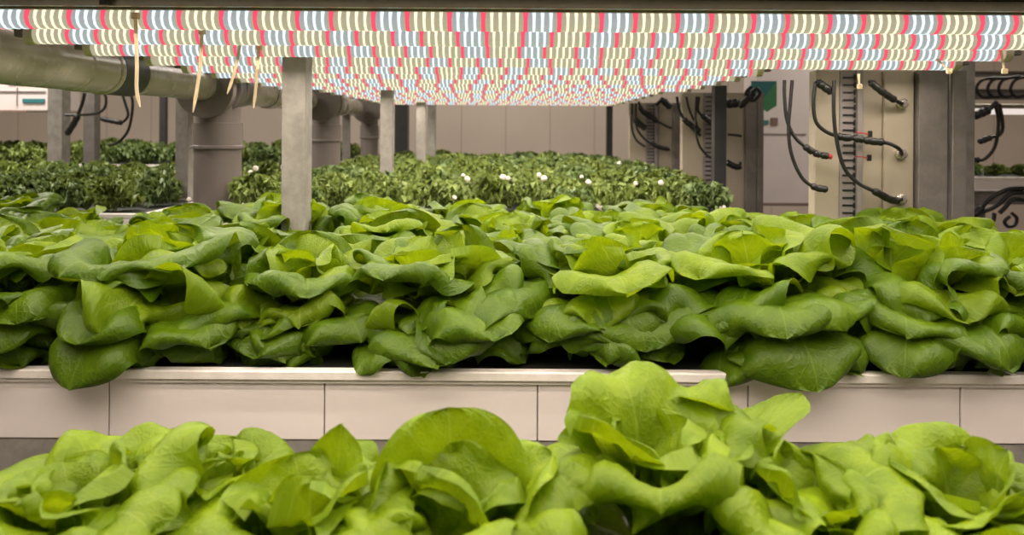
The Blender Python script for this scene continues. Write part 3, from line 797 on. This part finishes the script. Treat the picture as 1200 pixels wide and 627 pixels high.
for k, pts in enumerate(([(1200,217),(1180,219),(1160,230),(1148,243),(1128,258)], [(1200,222),(1184,224),(1168,238),(1150,246),(1140,252)], [(1206,232),(1188,230),(1178,240),(1172,246)])):
    cable(pts, c4_-.1, .0075, '%s black cable draped over the lower beam of the neighbouring rack, from the top' % ords[k], ((.7,.95),) if k == 0 else ())
cable([(1166,246),(1164,256),(1152,270),(1140,283),(1126,285)], c4_-.2, .0065, 'black cable slanting down behind the lettuce at the right', ((.4,.7),))
cable([(1166,246),(1163,262),(1158,278),(1153,290)], c4_-.2, .005, 'thin black cable hanging behind the lettuce at the right')
cable([(1186,246),(1192,252),(1190,260),(1182,262),(1178,256),(1184,250)], c4_-.1, .006, 'small coiled black cable under the lower beam at the right edge')

# ------------------------------------------------------------------ lettuces of the middle bed
random.seed(3)
RB = -.260
def hl(px, d): return (px-HX)*d/F
front = [  # px, depth, variant, rotation, scale, extra label
    (30, .875, 0, 20, 1.0, 'first from left in the front row, cut by the photo edge'),
    (192, .885, 1, 200, 1.1, 'second from left in front row, broad leaf hanging over white lip'),
    (362, .90, 2, 60, .9, 'third from left in front row, lower than its neighbours'),
    (520, .885, 3, 140, 1.0, 'fourth from left in front row, small leaf over the lip'),
    (706, .885, 4, 20, 1.0, 'fifth from left in front row, wide rolled rim facing out'),
    (888, .885, 5, 270, 1.12, 'sixth from left in front row, tall bowl with big drooping leaf'),
    (1066, .89, 6, 90, 1.06, 'seventh from left in front row, open heart and broad leaves'),
    (1215, .88, 7, 10, 1.0, 'last in the front row at the right end')]
FR = []
for px, d, v, rot, s, lab in front:
    FR.append(lettuce(W3(hl(px, d), d, RB), v, rot, s, 'butterhead lettuce ' + lab, 'butterhead lettuces in the middle bed'))
# broad leaves hanging over the lip
def extra(head, az, mat=LEAF, **kw):
    az -= math.degrees(head.rotation_euler.z)
    return add_leaf(head, leaf_mesh(mat, nu=29, nv=33, **kw), az)
extra(FR[1], 258, L=.150, Wd=.125, ang=[(0,50),(.35,15),(.6,-15),(.8,-55),(1,-85)], cup=-.35, roll=.9, ruff=.005, seed=11)
extra(FR[3], 232, L=.128, Wd=.075, ang=[(0,30),(.4,10),(.7,-15),(1,-60)], cup=.15, roll=.8, ruff=.004, seed=12)
extra(FR[5], 276, L=.150, Wd=.150, ang=[(0,50),(.35,15),(.6,-15),(.8,-55),(1,-85)], cup=-.35, roll=.8, ruff=.005, seed=13)
extra(FR[6], 240, L=.150, Wd=.105, ang=[(0,40),(.35,15),(.6,-8),(.8,-40),(1,-85)], cup=.15, roll=.9, ruff=.005, seed=14)
extra(FR[0], 285, L=.140, Wd=.125, ang=[(0,50),(.35,25),(.6,5),(.8,-45),(1,-85)], cup=.1, roll=1.0, ruff=.005, seed=15)
extra(FR[4], 282, L=.135, Wd=.150, ang=[(0,60),(.35,42),(.6,10),(.8,-55),(1,-95)], cup=.1, roll=1.0, ruff=.005, seed=16)
rx = random.Random(21)
for q, hd in enumerate(FR):
    for az in (236, 262, 288, 312):
        az += rx.uniform(-9, 9)
        extra(hd, az, L=rx.uniform(.10,.125), Wd=rx.uniform(.09,.13), ang=[(0,rx.uniform(15,66)),(.4,rx.uniform(5,34)),(.65,-10),(.85,-50),(1,-100)], cup=rx.uniform(-.5,-.1), roll=rx.uniform(.9,1.6), ruff=.009, twist=rx.uniform(-.9,.9), bend=rx.uniform(-.03,.03), seed=rx.randrange(9999), h0=.006)
for q, hd in enumerate(FR):
    for az in (228, 258, 284, 316):
        az += rx.uniform(-10, 10)
        extra(hd, az, mat=LEAF if rx.random() < .7 else LEAFI, L=rx.uniform(.105,.13), Wd=rx.uniform(.10,.14), ang=[(0,rx.uniform(58,72)),(.4,rx.uniform(28,50)),(.65,rx.uniform(-5,30)),(.85,rx.uniform(-60,-20)),(1,-100)], cup=rx.uniform(-.3,.5), roll=rx.uniform(.8,2.0), ruff=.011, twist=rx.uniform(-.9,.9), bend=rx.uniform(-.03,.03), seed=rx.randrange(9999), h0=.02)
rl = random.Random(9)
rows = [('second', 1.035, .088, -.80, .86), ('third', 1.185, 0, -.92, .86), ('fourth', 1.33, .088, -1.02, .74), ('fifth', 1.47, 0, -1.02, .30)]
for nm, d, off, xa, xb in rows:
    k = 0; x = xa + off*.6
    while x <= xb:
        jx, jd = rl.uniform(-.015,.015), rl.uniform(-.012,.012)
        if not (nm in ('third',) and abs(x+jx+.372) < .03) and not (nm == 'fifth' and -.98 < x+jx < -.60):
            lettuce(W3(x+jx, d+jd, RB), rl.randrange(9), rl.uniform(0,360), rl.uniform(.94,1.08) * (.85 if (nm == 'fourth' and -.95 < x+jx < -.6) else 1),
                'butterhead lettuce in the %s row of the middle bed, %s from the left' % (nm, ords[k]), 'butterhead lettuces in the middle bed', flat=.90)
        k += 1; x += .178 if nm == 'second' else .186

# ------------------------------------------------------------------ lettuces of the nearest bed
NB = -.316
VF = [head_recipe(300+s, LEAFF, LEAFI, .80, 29, 33) for s in range(4)]
VARIANTS += VF
near = [(100,.50,9,30,.95,'first from left in nearest bed'),(372,.48,10,120,.85,'second from left in nearest bed'),
        (543,.475,11,10,.9,'third from left in nearest bed, with a tall rounded cup leaf'),(775,.52,12,70,1.0,'fourth from left in nearest bed, the tallest, reaching the white panels'),
        (955,.49,9,200,.85,'fifth from left in nearest bed, low between two taller heads'),(1135,.50,10,300,1.0,'last at right in nearest bed, big folded cup and a yellow leaf'),
        (235,.55,12,200,.80,'first from left in the second rank, between the two leftmost heads')]
NR = []
for px, d, v, rot, s, lab in near:
    NR.append(lettuce(W3(hl(px,d), d, NB), v, rot, s*1.12, 'bright butterhead lettuce ' + lab, 'butterhead lettuces in the nearest bed', pot=False, flat=.76 if (px < 300 or px > 1100) else .90))
for k, (px, d, v, rot, s) in enumerate(((10,.37,11,40,.95),(330,.365,12,190,.9),(640,.37,9,80,.9),(900,.37,10,10,.9),(1200,.37,11,240,.95))):
    lettuce(W3(hl(px,d), d, NB-.012), v, rot, s, 'bright butterhead lettuce %s from left along the bottom edge of the photo' % ords[k], 'butterhead lettuces in the nearest bed', pot=False)

def near_leaf(k, az, mat=LEAFF, **kw): extra(NR[k], az, mat, **kw)
# third head: a tall rounded cup with a rolled front rim
near_leaf(2, 100, L=.128, Wd=.118, ang=[(0,66),(.4,84),(.8,92),(1,60)], cup=.95, roll=.2, ruff=.003, seed=51)
near_leaf(2, 262, L=.105, Wd=.115, ang=[(0,70),(.4,72),(.7,50),(.86,-20),(1,-90)], cup=.5, roll=1.4, ruff=.004, seed=52)
near_leaf(2, 12, L=.112, Wd=.10, ang=[(0,62),(.4,66),(.75,70),(1,25)], cup=1.0, roll=.7, ruff=.004, seed=53)
near_leaf(2, 185, L=.10, Wd=.11, ang=[(0,60),(.4,50),(.7,25),(.86,-20),(1,-80)], cup=.5, roll=1.3, ruff=.004, seed=54)
# fourth head: tall folded leaves
near_leaf(3, 112, L=.140, Wd=.105, ang=[(0,82),(.4,84),(.72,80),(.88,20),(1,-60)], cup=.9, roll=1.2, ruff=.006, seed=55)
near_leaf(3, 18, tip=.75, L=.145, Wd=.07, ang=[(0,58),(.4,46),(.75,30),(1,35)], cup=.7, roll=.6, ruff=.003, seed=56)
near_leaf(3, 60, L=.132, Wd=.09, ang=[(0,76),(.4,72),(.75,55),(.9,0),(1,-60)], cup=.7, roll=1.2, ruff=.005, seed=57)
near_leaf(3, 205, L=.115, Wd=.09, ang=[(0,74),(.4,76),(.75,70),(1,20)], cup=1.0, roll=.8, ruff=.005, seed=58, mat=LEAFI)
# last head: big folded cup, yellow leaf
near_leaf(5, 120, L=.112, Wd=.125, ang=[(0,76),(.4,84),(.75,86),(.9,30),(1,-40)], cup=1.0, roll=1.3, ruff=.005, seed=59)
near_leaf(5, 190, L=.100, Wd=.11, ang=[(0,66),(.4,66),(.7,46),(.86,-20),(1,-90)], cup=.5, roll=1.4, ruff=.005, seed=60)
near_leaf(5, 350, L=.108, Wd=.09, ang=[(0,80),(.4,86),(.8,84),(1,60)], cup=.9, roll=.2, ruff=.003, seed=61, mat=LEAFI)
# first and second heads
near_leaf(0, 60, L=.115, Wd=.125, ang=[(0,60),(.4,50),(.7,20),(.86,-30),(1,-90)], cup=.4, roll=1.6, ruff=.006, seed=62)
near_leaf(0, 285, L=.12, Wd=.15, ang=[(0,66),(.4,60),(.7,25),(.86,-30),(1,-90)], cup=.4, roll=1.5, ruff=.006, seed=63)
near_leaf(1, 72, tip=.95, L=.118, Wd=.06, ang=[(0,70),(.4,74),(.8,80),(1,75)], cup=.8, roll=.2, ruff=.003, seed=64)
near_leaf(1, 280, L=.11, Wd=.13, ang=[(0,66),(.4,56),(.7,20),(.86,-40),(1,-95)], cup=.4, roll=1.4, ruff=.006, seed=65)
near_leaf(4, 100, tip=.9, L=.105, Wd=.06, ang=[(0,76),(.4,80),(.8,80),(1,75)], cup=.7, roll=.3, ruff=.003, seed=66)
near_leaf(4, 250, L=.11, Wd=.12, ang=[(0,66),(.4,56),(.7,20),(.86,-40),(1,-95)], cup=.4, roll=1.6, ruff=.007, seed=67)
# carriers the lamps hang from
for x, a, c, lab, up in ((-.52,.87,1.42,'above the four long lamps, left one',.0252),(.62,.87,1.42,'above the four long lamps, right one',.0252),(-.52,.2,.76,'above the nearest bed, left one',.0552),(.62,.2,.76,'above the nearest bed, right one',.0552)):
    t = thing('lamp_carrier', W3(x, a, LH+up), 'steel lamp carrier running back ' + lab, 'carrier')
    b = MB(); b.box((-.016,0,0),(.016,c-a,.03), .002); b.build('channel', M_galvd, t)
    b = MB(); b.box((-.006,.1,.03),(.006,.112,CH-CZ-LH-up)); b.box((-.006,c-a-.1,.03),(.006,c-a-.088,CH-CZ-LH-up)); b.build('hanger', M_galvd, t)
for x, lab in ((-.45,'left'),(.36,'right')):
    t = thing('lamp_carrier', W3(x, 1.45, LH+.0168), 'steel carrier running along above the shorter lamps, %s one' % lab, 'carrier')
    b = MB(); b.box((-.016,0,0),(.016,1.9,.03), .002); b.build('channel', M_galvd, t)
    b = MB(); b.box((-.006,.1,.03),(.006,.112,CH-CZ-LH-.0168)); b.box((-.006,1.7,.03),(.006,1.712,CH-CZ-LH-.0168)); b.build('hanger', M_galvd, t)

# ------------------------------------------------------------------ light, camera
w = bpy.data.worlds.new('room'); scene.world = w; w.use_nodes = True
w.node_tree.nodes['Background'].inputs[0].default_value = (1,.9,.82,1); w.node_tree.nodes['Background'].inputs[1].default_value = .3
def added_fill_lamp(x, d, watt, label):  # added unseen fixtures, standing in for the light of other racks
    t = thing('added_fill_light', Vector((x, d, CH)), label, 'ceiling light', 'added fill lights')
    b = MB(); b.box((-.62,-.09,-.05),(.62,.09,0), .006); b.build('housing', M_cab, t)
    b = MB(); b.box((-.59,-.07,-.056),(.59,.07,-.05), .002); b.build('diffuser', emit_mat('added light diffuser', (1,.93,.85), 2.0), t)
    ld = bpy.data.lights.new('lamp_light', 'AREA'); ld.shape = 'RECTANGLE'; ld.size = 1.2; ld.size_y = .15; ld.energy = watt; ld.color = (1,.90,.82)
    lo = bpy.data.objects.new('lamp_light', ld); COL.objects.link(lo); lo.parent = t; lo.location = (0,0,-.062)
for x, d, wt, lab in ((-2.2,2.8,48,'added fill light over the left kale trays'),(0,4.3,17,'added fill light near the back wall'),(2.4,3.4,24,'added fill light over the neighbouring rack'),(-1.9,1.4,30,'added fill light over the left aisle'),(1.9,.6,12,'added fill light over the right aisle')):
    added_fill_lamp(x, d, wt, lab)

cam = bpy.data.cameras.new('camera'); co = bpy.data.objects.new('camera', cam); COL.objects.link(co)
co.location = (0, 0, CZ); 
cam.sensor_fit = 'HORIZONTAL'; cam.sensor_width = 36.0; cam.lens = F / 1200 * 36.0
cam.shift_y = -(313.5 - HY) / 1200
co.rotation_euler = (R(90), R(-.35), 0)
cam.clip_start = .02; cam.clip_end = 30
cam.dof.use_dof = True; cam.dof.focus_distance = .95; cam.dof.aperture_fstop = 7.5
scene.camera = co
vs = scene.view_settings
vs.view_transform = 'Standard'; vs.look = 'None'; vs.exposure = 0.10; vs.gamma = 1.0; vs.use_curve_mapping = False
